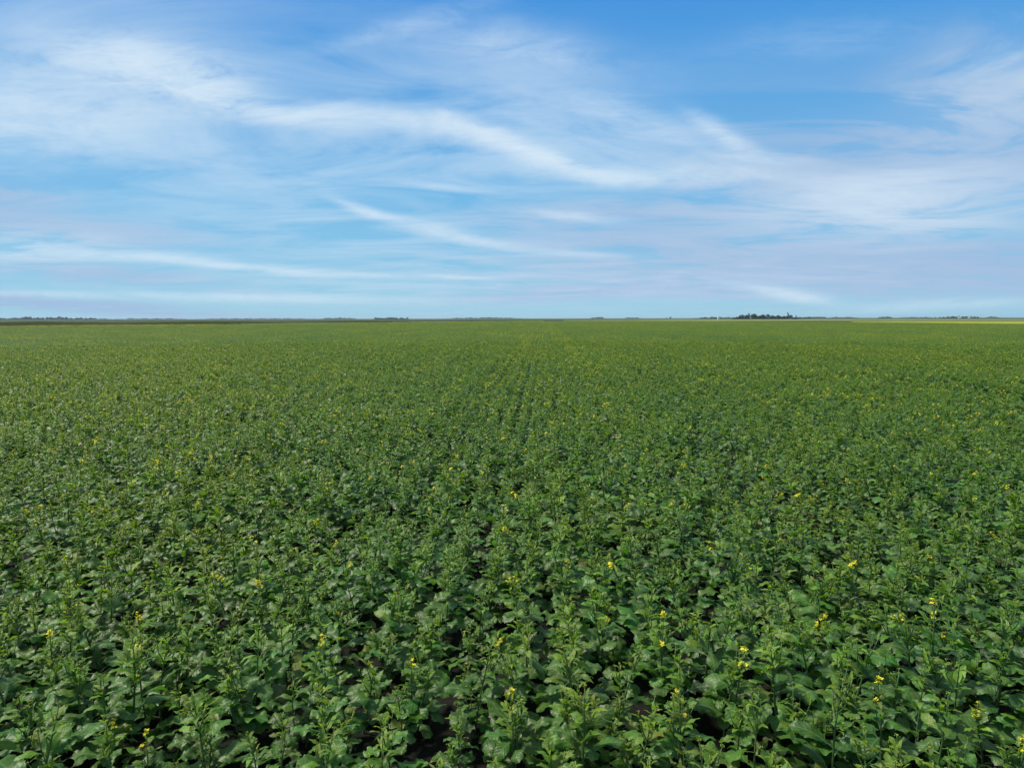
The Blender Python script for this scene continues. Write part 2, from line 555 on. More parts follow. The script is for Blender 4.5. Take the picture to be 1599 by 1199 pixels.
def canola(seed, detail, flowers):
    """four meshes: stem, foliage, bud cluster, flower cluster; detail 2 near, 1 mid, 0 far"""
    g = np.random.default_rng(seed)
    st, fo, bud_parts, fl_parts = MB(), MB(), [], []
    H = g.uniform(.44, .74)
    lean = g.normal(0, .07, 2)
    def sp(t):
        return np.array([lean[0] * t + .012 * math.sin(5 * t + seed), lean[1] * t + .012 * math.cos(4 * t + seed), H * t])
    if detail:
        ts = np.linspace(0, 1, 7)
        tube(st, [sp(t) for t in ts], [.0085 * (1 - .68 * t) for t in ts], 5, C_STEM)
    elif g.uniform() < 1:
        tube(st, [sp(.55), sp(1)], [.006, .003], 3, C_STEM)
    N = {2: (20, 4), 1: (9, 2), 0: (3, 2)}[detail]
    nb = int(g.integers(8, 11))
    if detail == 0: nb = 5
    ph = g.uniform(0, 6.28)
    for i in range(nb):                       # broad lower leaves
        k = (i + .5) / nb
        t = .12 + .50 * k
        if detail == 0: t = .30 + .32 * k
        L = g.uniform(.18, .30) * (1.14 - .34 * k)
        yl = g.uniform() < .05
        leaf(fo, sp(t), ph + i * 2.4 + g.normal(0, .3), g.uniform(.05, .85), L, L * g.uniform(.48, .66), 'big', *N,
             g.uniform(.5, 1.45), jit((.13, .17, .03) if yl else C_BIG, g), g)
    nm = int(g.integers(5, 8)) if detail else 3
    for i in range(nm):                       # middle leaves
        k = (i + .5) / nm
        L = g.uniform(.11, .17) * (1.1 - .3 * k)
        leaf(fo, sp(.60 + .22 * k), ph + 1 + i * 2.4 + g.normal(0, .3), g.uniform(.4, 1.1), L, L * g.uniform(.34, .46), 'big' if g.uniform() < .6 else 'top', max(N[0] * 2 // 3, 3), N[1],
             g.uniform(.5, 1.4), jit(C_MID, g), g)
    tips = [(sp(1), 1.0, H)]
    nbr = int(g.integers(1, 5)) if detail else int(g.integers(0, 3))
    for b in range(nbr):                      # side shoots
        t0 = g.uniform(.55, .8)
        a = g.uniform(0, 6.28)
        ln = g.uniform(.09, .2)
        p0 = sp(t0)
        p2 = p0 + np.array([math.cos(a) * ln * .42, math.sin(a) * ln * .42, ln])
        p1 = (p0 + p2) / 2 + np.array([math.cos(a), math.sin(a), 0]) * .012
        if detail: tube(st, [p0, p1, p2], [.004, .003, .0022], 4, jit(C_STEM, g))
        tips.append((p2, .65, 0))
        for q in range(2 if detail else 1):
            L = g.uniform(.05, .09)
            leaf(fo, p0 + (p2 - p0) * g.uniform(.5, .9), g.uniform(0, 6.28), g.uniform(.5, 1.2), L, L * .3, 'top', max(N[0] // 2, 2), 2, g.uniform(.3, 1.2), jit(C_TOP, g), g)
    nu = int(g.integers(4, 8)) if detail else 3
    for i in range(nu):                       # narrow upper leaves round the shoot
        k = (i + .5) / nu
        L = g.uniform(.05, .10) * (1.15 - .45 * k)
        leaf(fo, sp(.80 + .17 * k), ph + 2 + i * 2.4, g.uniform(.5, 1.25), L, L * g.uniform(.24, .36), 'top', max(N[0] // 2, 2), 2, g.uniform(.3, 1.5), jit(C_TOP, g), g)
    for (p, s, _) in tips:
        bu = MB(); bud_parts.append(bu)
        nbud = int({2: 16, 1: 9, 0: 2}[detail] * (1 if s == 1 else .6)) + 1
        for i in range(nbud):
            d = g.normal(0, 1, 3); d /= np.linalg.norm(d); d[2] = abs(d[2]) * .9 - .1
            r = (.0033, .0045) if detail else (.009, .012)
            bud(bu, p + d * np.array([.014, .014, .016]) * s * g.uniform(.3, 1.1) + [0, 0, .004], r[0], r[1], jit(C_BUD if g.uniform() < .7 else (.13, .23, .04), g))
    if flowers:
        for (p, s, _) in tips[:3]:
            fl = MB(); fl_parts.append(fl)
            for i in range(int(g.integers(4, 9))):
                a = g.uniform(0, 6.28)
                q = p + np.array([math.cos(a) * g.uniform(.006, .024), math.sin(a) * g.uniform(.006, .024), g.uniform(-.022, .012)])
                if detail: flower(fl, q, g, g.uniform(.0085, .0105))
                elif i < 3: bud(fl, q + [0, 0, .012], .013, .010, jit(C_PET, g))
                if detail:
                    tube(fl, [p - [0, 0, .012], q], [.001, .0008], 3, C_BUD)
    return [('stem', st), ('foliage', fo)] + [('bud_cluster', b) for b in bud_parts] + [('flower_cluster', b) for b in fl_parts]


PART_MAT = dict(stem=M_SHOOT, foliage=M_LEAF, bud_cluster=M_SHOOT, flower_cluster=M_PETAL)
SLOTS = [M_LEAF, M_SHOOT, M_PETAL]
SLOT = dict(stem=1, foliage=0, bud_cluster=1, flower_cluster=2)


def joined(parts, mb=None, M=None):
    mb = mb or MB()
    for k, p in parts:
        if p.nv: mb.merge(p, M, SLOT[k])
    return mb


NV, NF = 22, 6
near_parts = [canola(100 + i, 2, i >= NV) for i in range(NV + NF)]
lib = bpy.data.collections.new('crop_library')      # not linked to the scene: shapes for the crop to repeat
names = []
for i, p in enumerate(near_parts):
    o = bpy.data.objects.new('plant_shape_%03d' % i, joined(p).mesh('plant_shape', SLOTS))
    lib.objects.link(o)
mid_n = 14
for i in range(mid_n):
    o = bpy.data.objects.new('plant_shape_%03d' % (NV + NF + i), joined(canola(300 + i, 1, i >= 10)).mesh('plant_shape_mid', SLOTS))
    lib.objects.link(o)
TILE0 = NV + NF + mid_n
ROW, STEP, TS = 0.36, 0.18, 2.88
NQ = 16
tile_plain, tile_bloom = 6, 3
far_parts = [canola(500 + i, 0, False) for i in range(14)]
far_bloom = [canola(600 + i, 0, True) for i in range(5)]


RK = [.08, -.07, .03, -.09, .07, 0, -.07, .05]      # vigour of the eight drill rows
CK = np.random.default_rng(3).normal(0, .035, 4000)


def place_matrix(x, y, a, s, tilt=0, sz=None):
    M = np.eye(4)
    M[:3, :3] = rotz(a) @ np.diag([s, s, sz or s])
    M[:3, 3] = (x, y, 0)
    return M


for ti in range(tile_plain + tile_bloom):
    mb = MB()
    pf = .08 if ti < tile_plain else .30
    for r in range(8):
        for q in range(NQ):
            if rng.uniform() < .12: continue
            x = -TS / 2 + (r + .5) * ROW + rng.normal(0, .02)
            y = -TS / 2 + (q + .5) * STEP + rng.normal(0, .05)
            src = far_bloom[rng.integers(5)] if rng.uniform() < pf else far_parts[rng.integers(14)]
            joined(src, mb, place_matrix(x, y, rng.uniform(0, 6.28), rng.uniform(.72, 1.14) + RK[r]))
    o = bpy.data.objects.new('plant_shape_%03d' % (TILE0 + ti), mb.mesh('plant_tile', SLOTS))
    lib.objects.link(o)

ROWA = math.atan(50 / 1080.0)
cA, sA = math.cos(ROWA), math.sin(ROWA)


def to_world(r, s):
    return r * cA + s * sA, -r * sA + s * cA


def thin(x, y):
    """thinner stand where the diagonal drill overlap crosses the right of the field"""
    return 0.0


g1 = np.array(ground_at(1150, 533, CANOPY)); g2 = np.array(ground_at(1620, 612, CANOPY))
gd = (g2 - g1) / np.linalg.norm(g2 - g1)
pts = []          # x, y, idx, rotz, sx, sy, sz, tiltx, tilty
cells = int(760 / TS)
NEAR_END, MID_END = 16.0, 72.0
plants = []
for ci in range(-int(700 / TS), int(700 / TS)):
    s = np.arange(0, cells) * TS + TS / 2 - 2
    r = np.full(len(s), ci * TS + TS / 2)
    X, Y = to_world(r, s)
    ok = (np.abs(X) < Y * .78 + 5) & (Y > -0.5) & inside(X, Y, FIELD)
    for x, y, ss in zip(X[ok], Y[ok], s[ok]):
        D = math.hypot(x, y)
        if D > MID_END:
            rr = ci * TS + TS / 2
            trk = min(abs(rr - 1.9), abs(rr + 1.9), abs(rr + 21.9), abs(rr - 25.9)) < 1.3 and D < 400
            idx = TILE0 + (tile_plain + rng.integers(tile_bloom) if (trk and rng.uniform() < .6) or rng.uniform() < .14 else rng.integers(tile_plain))
            flip = -1 if rng.uniform() < .5 else 1
            sz = 1 + CK[ci + 2000] + .05 * math.sin(x * .11 + 1) * math.sin(y * .07) + rng.normal(0, .02)
            pts.append((x, y, idx, -ROWA + (PI if rng.uniform() < .5 else 0), flip, 1, sz, 0, 0))
            continue
        for k in range(8):
            for q in range(NQ):
                r_ = ci * TS + (k + .5) * ROW + rng.normal(0, .022) + .02 * math.sin(ss * 1.7 + k)
                s_ = ss - TS / 2 + (q + .5) * STEP + rng.normal(0, .055)
                px, py = to_world(r_, s_)
                if rng.uniform() < .10: continue
                if py < 0.9: continue
                v = np.array([px, py]) - g1
                al = v @ gd
                ac = abs(v[0] * gd[1] - v[1] * gd[0])
                if al > 0 and ac < .55 and rng.uniform() < .7: continue
                sc_ = v[0] * gd[1] - v[1] * gd[0]
                if px > 3 and py > 9 and math.cos(sc_ * .62 + .5 * math.sin(al * .09)) > .93 and rng.uniform() < .40: continue
                plants.append((px, py, ci * 8 + k, s_))

plants = np.array(plants)
# the nearest 300 in view are things of their own
pr = np.array([project((p[0], p[1], .62)) for p in plants])
vis = (pr[:, 0] > -12) & (pr[:, 0] < 1611) & (pr[:, 1] < 1204)
order = np.argsort(np.where(vis, pr[:, 2], 1e9))[:300]
solo = set(order.tolist())
PHOTO_BLOOM = [(205, 1112), (225, 1168), (318, 1157), (352, 1168), (120, 907), (80, 980), (400, 942), (145, 1062), (240, 1025), (480, 978),
               (527, 885), (765, 1085), (773, 980), (487, 1037), (1065, 1035), (1048, 970), (1140, 1020), (1362, 1073), (1565, 1058),
               (1535, 1155), (925, 935), (860, 865), (1185, 855), (1455, 990), (1440, 897), (205, 915), (1300, 935), (640, 1000), (1210, 832), (600, 880), (333, 850), (240, 768), (820, 768), (975, 712), (400, 825), (450, 800), (632, 705), (510, 715), (1072, 655), (85, 685), (190, 682)]
bloom = set()
for bx, by in PHOTO_BLOOM:
    pt = np.array([project((p[0], p[1], .72))[:2] for p in plants[np.abs(pr[:, 0] - bx) < 60]])
    ids = np.where(np.abs(pr[:, 0] - bx) < 60)[0]
    bloom.add(int(ids[np.argmin((pt[:, 0] - bx) ** 2 + (pt[:, 1] - by) ** 2)]))

ORD = ['first', 'second', 'third', 'fourth', 'fifth', 'sixth', 'seventh', 'eighth', 'ninth', 'tenth', 'eleventh', 'twelfth', 'thirteenth',
       'fourteenth', 'fifteenth', 'sixteenth', 'seventeenth', 'eighteenth', 'nineteenth', 'twentieth', 'twenty-first', 'twenty-second']
byrow = {}
for i in order:
    byrow.setdefault(int(plants[i, 2]), []).append(int(i))
rank = {}
for rw, ids in byrow.items():
    for n_, i in enumerate(sorted(ids, key=lambda i: plants[i, 3])): rank[i] = n_

proto = {}


def make_plant(v):
    root = empty('canola_plant', (0, 0, 0))
    for k, p in near_parts[v]:
        if p.nv: link(k, p.mesh(k, [PART_MAT[k]]), root)
    return root


def copy_plant(src):
    c = src.copy()
    S.collection.objects.link(c)
    for ch in src.children:
        d = ch.copy()
        S.collection.objects.link(d)
        d.parent = c
    return c


for i, (px, py, rw, s_) in enumerate(plants):
    D = math.hypot(px, py)
    yel = i in bloom
    if not yel and i not in solo:
        rr = rw * ROW
        trk = min(abs(rr - 1.9), abs(rr + 1.9)) < .35 and D > 22
        yel = rng.uniform() < (.36 if trk else (.115 if D > 9 else .07))
    vig = .10 * math.sin(px * 1.1 + 2 * math.sin(py * .35)) * math.sin(py * .8 + 1.3) + .05 * math.sin(px * .23 + py * .17)
    rz, sc, tx, ty = rng.uniform(0, 6.28), rng.uniform(.70, 1.16) + vig + RK[int(rw) % 8] + CK[int(rw // 8) + 2000], rng.normal(0, .07), rng.normal(0, .06)
    if i in solo:
        v = NV + rng.integers(NF) if yel else rng.integers(NV)
        v = int(v)
        o = copy_plant(proto[v]) if v in proto else make_plant(v)
        proto.setdefault(v, o)
        o.location = (px, py, 0)
        o.rotation_euler = (tx, ty, rz)
        o.scale = (sc, sc, sc)
        k = int(rw)
        rowt = ('%s row right of centre' % ORD[k]) if k >= 0 else ('%s row left of centre' % ORD[-k - 1])
        look = 'canola plant with yellow flowers' if yel else 'canola plant with green buds'
        tag(o, '%s, %s from the front, %s' % (look, ORD[rank[i]], rowt), 'canola plant', 'canola plants in the nearest rows of the field')
    else:
        if D < NEAR_END: idx = NV + rng.integers(NF) if yel else rng.integers(NV)
        else: idx = NV + NF + (10 + rng.integers(4) if yel else rng.integers(10))
        pts.append((px, py, idx, rz, sc, sc, sc, tx, ty))


def instancer(name, pts, coll):
    A = np.array(pts, float)
    me = bpy.data.meshes.new(name)
    me.vertices.add(len(A))
    co = np.zeros((len(A), 3)); co[:, :2] = A[:, :2]
    me.vertices.foreach_set('co', co.ravel())
    a = me.attributes.new('shape_id', 'INT', 'POINT'); a.data.foreach_set('value', A[:, 2].astype(np.int32))
    a = me.attributes.new('turn', 'FLOAT_VECTOR', 'POINT'); a.data.foreach_set('vector', np.stack([A[:, 7], A[:, 8], A[:, 3]], 1).ravel())
    a = me.attributes.new('size', 'FLOAT_VECTOR', 'POINT'); a.data.foreach_set('vector', A[:, 4:7].ravel())
    me.update()
    o = link(name, me)
    gt = bpy.data.node_groups.new(name, 'GeometryNodeTree')
    gt.interface.new_socket('Geometry', in_out='INPUT', socket_type='NodeSocketGeometry')
    gt.interface.new_socket('Geometry', in_out='OUTPUT', socket_type='NodeSocketGeometry')
    n = gt.nodes
    gi, go = n.new('NodeGroupInput'), n.new('NodeGroupOutput')
    ci_ = n.new('GeometryNodeCollectionInfo')
    ci_.inputs['Collection'].default_value = coll
    ci_.inputs['Separate Children'].default_value = True
    ci_.inputs['Reset Children'].default_value = True
    ip = n.new('GeometryNodeInstanceOnPoints')
    ip.inputs['Pick Instance'].default_value = True
    def na(nm, ty):
        q = n.new('GeometryNodeInputNamedAttribute'); q.data_type = ty; q.inputs[0].default_value = nm
        return q.outputs['Attribute']
    L = gt.links.new
    L(gi.outputs[0], ip.inputs['Points'])
    L(ci_.outputs[0], ip.inputs['Instance'])
    L(na('shape_id', 'INT'), ip.inputs['Instance Index'])
    er = n.new('FunctionNodeEulerToRotation')
    L(na('turn', 'FLOAT_VECTOR'), er.inputs[0])
    L(er.outputs[0], ip.inputs['Rotation'])
    L(na('size', 'FLOAT_VECTOR'), ip.inputs['Scale'])
    L(ip.outputs[0], go.inputs[0])
    md = o.modifiers.new('scatter', 'NODES')
    md.node_group = gt
    return o


crop = instancer('canola_crop', pts, lib)
tag(crop, 'dense green canola crop with scattered yellow flowers filling the field to its far edge', 'crop', kind='stuff')
print('plants', len(plants), 'instances', len(pts))

# ---------------------------------------------------------------- grass beyond the field edge
glib = bpy.data.collections.new('grass_library')
for i in range(4):
    mb = MB()
    g = np.random.default_rng(40 + i)
    cc = [(.070, .095, .018), (.045, .070, .012), (.095, .095, .04), (.30, .34, .09)][i]
    for k in range(90):
        a = g.uniform(0, 6.28); rad = abs(g.normal(0, .45)); h = g.uniform(.5, 1.05)
        b0 = np.array([math.cos(a) * rad, math.sin(a) * rad, 0])
        leaf(mb, b0, g.uniform(0, 6.28), g.uniform(1.1, 1.5), h, .035, 'top', 3, 2, g.uniform(.1, .9), jit(cc, g, .2), g)
    o = bpy.data.objects.new('grass_shape_%d' % i, mb.mesh('grass_clump', [M_GRASS]))
    glib.objects.link(o)
fp = [np.array(ground_at(x, y - .25, .5)) for x, y in EDGE[:6]]
fp[0] = fp[0] + (fp[0] - fp[1]) * .3
gp_band, gp_edge = [], []
outer = [np.array(ground_at(x, y, .85)) for x, y in ((-60, 503.3), (0, 503.3), (160, 503.1), (360, 502.7), (540, 502.2), (700, 501.8))]
VERGE = [tuple(p) for p in fp[:5]] + [tuple(ground_at(740, 502.3, .5))] + [tuple(p) for p in outer[::-1]]
M_VERGE = simple_mat('verge soil and dead grass', (0.035, 0.05, 0.015), (0.065, 0.075, 0.025), 0.2, bump=0.1, bs=3)
sheet('verge', VERGE, M_VERGE, 0.004)
vx = np.array([p[0] for p in VERGE]); vy = np.array([p[1] for p in VERGE])
qx = rng.uniform(vx.min(), vx.max(), 90000); qy = rng.uniform(vy.min(), vy.max(), 90000)
okv = inside(qx, qy, VERGE)
for x_, y_ in zip(qx[okv], qy[okv]):
    cl = math.sin(x_ * .11 + 2) + math.sin(y_ * .043 + x_ * .05)
    i = 2 if (cl > .6 and rng.uniform() < .55) else int(rng.integers(2))
    z = 1.0 + .22 * math.sin(x_ * .06 + y_ * .03) + rng.normal(0, .1)
    gp_band.append((x_, y_, i, rng.uniform(0, 6.28), 1.6, 1.6, z, 0, 0))
for a, b in zip(fp[:-1], fp[1:]):
    L_ = np.linalg.norm(b - a)
    d = (b - a) / L_
    nrm = np.array([-d[1], d[0]])
    for k in range(int(L_ * 6)):
        p = a + d * rng.uniform(0, L_) + nrm * rng.uniform(-1.0, 3.5)
        gp_edge.append((p[0], p[1], 3, rng.uniform(0, 6.28), 1.5, 1.5, .95, 0, 0))
print('grass', len(gp_band), len(gp_edge))
tag(instancer('verge_grass', gp_band, glib), 'band of tall dark olive grass beyond the left edge of the canola field', 'grass', kind='stuff')
tag(instancer('edge_grass', gp_edge, glib), 'thin strip of pale yellow-green grass along the field edge', 'grass', kind='stuff')


# ---------------------------------------------------------------- trees
def tree_meshes(seed, shape):
    """unit tree, 10 m tall: trunk with limbs, crown of leaf clumps"""
    g = np.random.default_rng(seed)
    tr, cr = MB(), MB()
    lobes = []
    if shape == 'round':
        tops = [(g.uniform(-2.3, 2.3), g.uniform(-2.3, 2.3), g.uniform(3.2, 8.2), g.uniform(1.2, 1.9)) for _ in range(11)] + [(0, 0, 8.3, 1.6)]
    elif shape == 'tall':
        tops = [(g.uniform(-1.1, 1.1), g.uniform(-1.1, 1.1), g.uniform(2.5, 8.6), g.uniform(.8, 1.3)) for _ in range(11)] + [(0, 0, 9.0, .9)]
    elif shape == 'lean':
        tops = [(-.25 * z_ + 1.2 + g.normal(0, .35), g.normal(0, .4), z_, g.uniform(.75, 1.1)) for z_ in (3.0, 3.8, 4.5, 5.5, 6.5, 7.4, 8.2, 9.0, 9.4)]
    else:
        tops = [(g.uniform(-3.4, 3.4), g.uniform(-2, 2), g.uniform(2.2, 7.5), g.uniform(1.4, 2.2)) for _ in range(13)]
    tube(tr, [(0, 0, 0), (.05, .05, 2.2), (.0, .1, 4.6), (-.1, 0, 7.2)], [.30, .23, .16, .06], 8, (1, 1, 1))
    for (x, y, z, r) in tops:
        z0 = min(z * .55, 5)
        tube(tr, [(0, 0, z0), (x * .5, y * .5, (z0 + z) * .5), (x, y, z)], [.12, .08, .03], 5, (1, 1, 1))
        tone = g.uniform(.75, 1.3)
        for k in range(int(75 * r)):
            d = g.normal(0, 1, 3); d /= np.linalg.norm(d)
            q = np.array([x, y, z]) + d * r * g.uniform(.45, 1.08) * [1, 1, .85]
            s = g.uniform(.16, .34)
            M = rotz(g.uniform(0, 6.28)) @ rotx(g.uniform(0, 3))
            quad = np.array([(-s, -s * .6, 0), (s, -s * .6, .05), (s * 1.2, s * .6, 0), (-s, s * .7, -.05)])
            cr.add(quad @ M.T + q, [[0, 1, 2, 3]], np.full((4, 2), .5), jit(tuple(v * tone for v in (.040, .068, .030)), g, .2))
    return tr.mesh('trunk', [M_BARK]), cr.mesh('crown', [M_TREE], False)


TM = {k: [tree_meshes(900 + 10 * j + i, k) for i in range(n)] for j, (k, n) in enumerate((('round', 4), ('tall', 3), ('wide', 3), ('lean', 1)))}


def tree(px, D, top_px, shape, label, group=None, name='deciduous_tree', wid=1.0):
    """px: place across the photograph; D: depth in metres; top_px: height in photo pixels"""
    H = top_px * D / 1080.0
    x, y = at_depth(px, D)
    o = empty(name, (x, y, 0))
    me = TM[shape][int(rng.integers(len(TM[shape])))]
    link('trunk', me[0], o); link('crown', me[1], o)
    s = H / 10.0
    wid *= 1.0 if shape == 'lean' else 1.35
    o.scale = (s * wid, s * wid, s)
    o.rotation_euler.z = rng.uniform(0, 6.28) if shape != 'lean' else 0
    return tag(o, label, 'tree', group)


HX = lambda px: 497.0 + (799.5 - px) * math.tan(-ROLL) * -1 * -1   # height of the horizon across the photograph
# the dark shelterbelt on the right; (px, height, shape)
belt = [(1144, 3.2, 'wide'), (1149, 4.0, 'wide'), (1154, 6.0, 'round'), (1158, 6.6, 'round'), (1163, 7.0, 'wide'), (1168, 8.4, 'tall'), (1173, 7.2, 'round'),
        (1177, 8.0, 'round'), (1181, 7.0, 'wide'), (1186, 6.4, 'wide'), (1190, 6.8, 'round'), (1194, 5.4, 'wide'), (1198, 7.2, 'round'),
        (1203, 6.2, 'wide'), (1208, 5.6, 'wide'), (1213, 6.0, 'round'), (1218, 5.2, 'wide'), (1223, 5.4, 'wide'), (1229, 9.0, 'lean'), (1228, 5.5, 'wide'),
        (1233, 6.0, 'round'), (1241, 5.4, 'tall')]
half = [b for b in belt]
for i, (px, h, sh) in enumerate(belt):
    if sh == 'lean':
        lab = 'tall leaning tree rising above the right end of the dark shelterbelt'
    else:
        k = i if i < 11 else len(belt) - 1 - i
        lab = 'dark %s tree, %s from the %s end of the dark shelterbelt' % ({'wide': 'broad', 'round': 'rounded', 'tall': 'narrow'}[sh], ORD[k], 'left' if i < 11 else 'right')
    tree(px, 1420 + rng.uniform(-14, 14), h * 1.12, sh, lab, 'trees of the dark shelterbelt')
# filling growth of the shelterbelt
bx0, by0 = at_depth(1143, 1436); bx1, _ = at_depth(1243, 1436)
slib = bpy.data.collections.new('scrub_library')
for i in range(2):
    g = np.random.default_rng(70 + i); mb = MB()
    for k in range(420):
        d = g.normal(0, 1, 3); d /= np.linalg.norm(d); d[2] = abs(d[2])
        q = d * np.array([2.3, 2.3, 3.0]) * g.uniform(.4, 1.0)
        s = g.uniform(.15, .35)
        M = rotz(g.uniform(0, 6.28)) @ rotx(g.uniform(0, 3))
        mb.add(np.array([(-s, -s, 0), (s, -s, 0), (s, s, 0), (-s, s, 0)]) @ M.T + q, [[0, 1, 2, 3]], np.full((4, 2), .5), jit((.032, .055, .026), g, .25))
    slib.objects.link(bpy.data.objects.new('scrub_shape_%d' % i, mb.mesh('scrub', [M_TREE], False)))
sp_ = [(bx0 + (bx1 - bx0) * (k + rng.uniform(0, 1)) / 60, by0 + rng.uniform(-16, 10), int(rng.integers(2)), rng.uniform(0, 6), 1.2, 1.2, rng.uniform(.9, 1.4), 0, 0) for k in range(60)]
tag(instancer('shelterbelt_undergrowth', sp_, slib), 'dense dark undergrowth filling the foot of the shelterbelt', 'undergrowth', kind='stuff')

for px, h, sh, D, lab in [
        (1092, 2.2, 'wide', 2000, 'small low tree well left of the small white building'),
        (1096, 2.0, 'wide', 2000, 'tiny rounded tree just right of a twin left of the white building'),
        (1110, 4.0, 'round', 1600, 'darker of the trees left of the small white building'),
        (1114, 4.2, 'wide', 1610, 'broad tree nearest the left side of the small white building'),
        (1124.5, 3.9, 'tall', 1600, 'narrow tree touching the right side of the small white building'),
        (1129, 3.2, 'wide', 1700, 'first pale tree right of the small white building'),
        (1133, 3.4, 'round', 1700, 'second pale tree right of the small white building'),
        (1137, 3.8, 'round', 1700, 'tree halfway between the white building and the shelterbelt'),
        (1141, 3.0, 'wide', 1650, 'tree just off the left end of the dark shelterbelt'),
        (1247, 3.0, 'wide', 1500, 'first tree right of the dark shelterbelt'),
        (1250, 3.0, 'round', 1500, 'second tree right of the dark shelterbelt'),
        (1255, 2.4, 'wide', 1600, 'low tree in the gap right of the dark shelterbelt'),
        (1260, 3.2, 'wide', 1700, 'third dark tree right of the shelterbelt'),
        (1263, 3.0, 'round', 1700, 'rounded tree right of the shelterbelt, before the pale grove'),
        (1269, 3.0, 'wide', 3000, 'first hazy tree of the pale grove right of the shelterbelt'),
        (1274, 3.2, 'wide', 3000, 'second hazy tree of the pale grove right of the shelterbelt'),
        (1279, 2.8, 'wide', 3000, 'last hazy tree of the pale grove right of the shelterbelt'),
        (1040, 2.0, 'wide', 2600, 'smaller of two lone trees on the open horizon right of centre'),
        (1046, 3.4, 'round', 2500, 'taller of two lone trees on the open horizon right of centre'),
        (763, 3.4, 'wide', 3600, 'rounded hazy tree just left of the middle of the horizon'),
        (767, 3.0, 'wide', 3600, 'low hazy tree closest to the middle of the horizon'),
        (751, 2.4, 'round', 3600, 'small lone hazy tree left of the middle of the horizon'),
        (785, 2.4, 'tall', 3900, 'tiny narrow hazy tree at the middle of the horizon'),
        (205, 3.0, 'tall', 3000, 'lone small tree on the horizon right of the long left treeline'),
        (335, 2.8, 'tall', 3000, 'thin lone tree on the horizon in the left third'),
        (1458, 2.0, 'round', 2600, 'lone small bush-like tree left of the far right farmyard')]:
    tree(px, D, h, sh, lab, 'scattered trees on the horizon')
for i, (px, h) in enumerate([(587, 3.6), (590, 3.4), (593.5, 3.3), (600, 2.4), (604, 3.2), (608, 3.6), (612, 3.9), (616, 3.6), (620, 3.3), (627, 3.2), (630, 3.3), (637, 3.4)]):
    k = ORD[i] if i < 6 else ORD[11 - i]
    tree(px, 2300, h, ['wide', 'round'][i % 2], 'blue-green tree, %s from the %s of the grove left of centre' % (k, 'left' if i < 6 else 'right'), 'grove left of centre')
for i, (px, h) in enumerate([(4, 3.0), (12, 2.6), (20, 2.6), (28, 3.6), (36, 3.0), (42.5, 5.6), (46, 4.6), (51, 4.6), (57, 3.2), (63, 4.4), (71, 3.2), (78, 4.2), (83, 4.4), (90, 3.0), (96, 5.4),
                             (101, 4.4), (107, 4.2), (114, 3.0), (122, 3.0), (130, 3.5), (137, 2.8), (144, 3.0), (152, 2.4)]):
    k = ORD[i] if i < 12 else ORD[22 - i]
    tree(px, 3300 + rng.uniform(-60, 60), h * 1.15, ['wide', 'round', 'wide'][i % 3], 'hazy blue tree, %s from the %s of the far left treeline' % (k, 'left' if i < 12 else 'right'), 'treeline at the far left')
for i, (px, h) in enumerate([(1465, 2.4), (1471, 2.6), (1477, 3.0), (1483, 2.6), (1489, 3.2), (1495, 3.6), (1501, 3.4), (1507, 3.4), (1513, 3.2), (1519, 3.4), (1524, 2.8)]):
    k = ORD[i] if i < 6 else ORD[10 - i]
    tree(px, 2900, h, ['wide', 'wide', 'round'][i % 3], 'hazy tree, %s from the %s of the far right farmyard' % (k, 'left' if i < 6 else 'right'), 'farmyard trees at the far right')
for i, (px, h, n) in enumerate([(1371, 2.4, 0), (1376, 2.8, 1), (1382, 2.6, 2), (1388, 2.4, 3)]):
    tree(px, 3600, h, 'wide', 'pale hazy tree, %s from the left in the small grove left of the farmyard' % ORD[n], 'small grove left of the farmyard')
for i, (px, h) in enumerate([(925, 2.4), (930, 2.6), (935, 2.9), (940, 2.8)]):
    tree(px, 4200, h, 'wide', 'faint tree, %s from the left in the faint grove just right of centre' % ORD[i], 'faint grove right of centre')

# continuous far woods that read as one low mass
wp = []
for (x0, x1, D, h, n) in [(-160, 190, 3500, 2.9, 260), (500, 560, 4800, 2.2, 40), (690, 820, 4800, 1.9, 80), (975, 1000, 4800, 1.9, 20), (1230, 1300, 4200, 2.2, 50),
                          (1290, 1340, 4800, 1.8, 30), (1535, 1560, 4400, 2.0, 20), (300, 500, 5600, 1.5, 80), (1400, 1460, 5200, 1.5, 30), (1462, 1528, 2960, 2.5, 110), (1368, 1392, 3660, 2.1, 30), (585, 640, 2340, 2.3, 70), (921, 944, 4260, 2.2, 30), (1080, 1142, 2600, 2.0, 60), (180, 300, 5200, 1.7, 60)]:
    for k in range(n * 2):
        px = x0 + (x1 - x0) * (k + rng.uniform()) / (n * 2)
        x, y = at_depth(px, D + rng.uniform(-50, 50))
        fe = min(60, (x1 - x0) * .3)
        e = min(1, (px - x0) / fe + .15, (x1 - px) / fe + .15) * (.82 + .22 * math.sin(px * .31) + .16 * math.sin(px * .83 + D))
        z = h * D / 1080 / 3.0 * rng.uniform(.75, 1.1) * e
        wp.append((x, y, int(rng.integers(2)), rng.uniform(0, 6), 2.0, 2.0, z, 0, 0))
tag(instancer('far_woodland', wp, slib), 'low hazy blue woodland far off along the horizon', 'woodland', kind='stuff')

# ---------------------------------------------------------------- farm buildings
M_WHITE = simple_mat('white painted siding', (0.72, 0.72, 0.70), (0.82, 0.82, 0.80), 2, 0.6)
M_ROOF = simple_mat('pale metal roof', (0.42, 0.44, 0.46), (0.55, 0.56, 0.58), 1, 0.45)
M_GLASS = simple_mat('dark window', (0.03, 0.035, 0.04), (0.05, 0.055, 0.06), 1, 0.2)


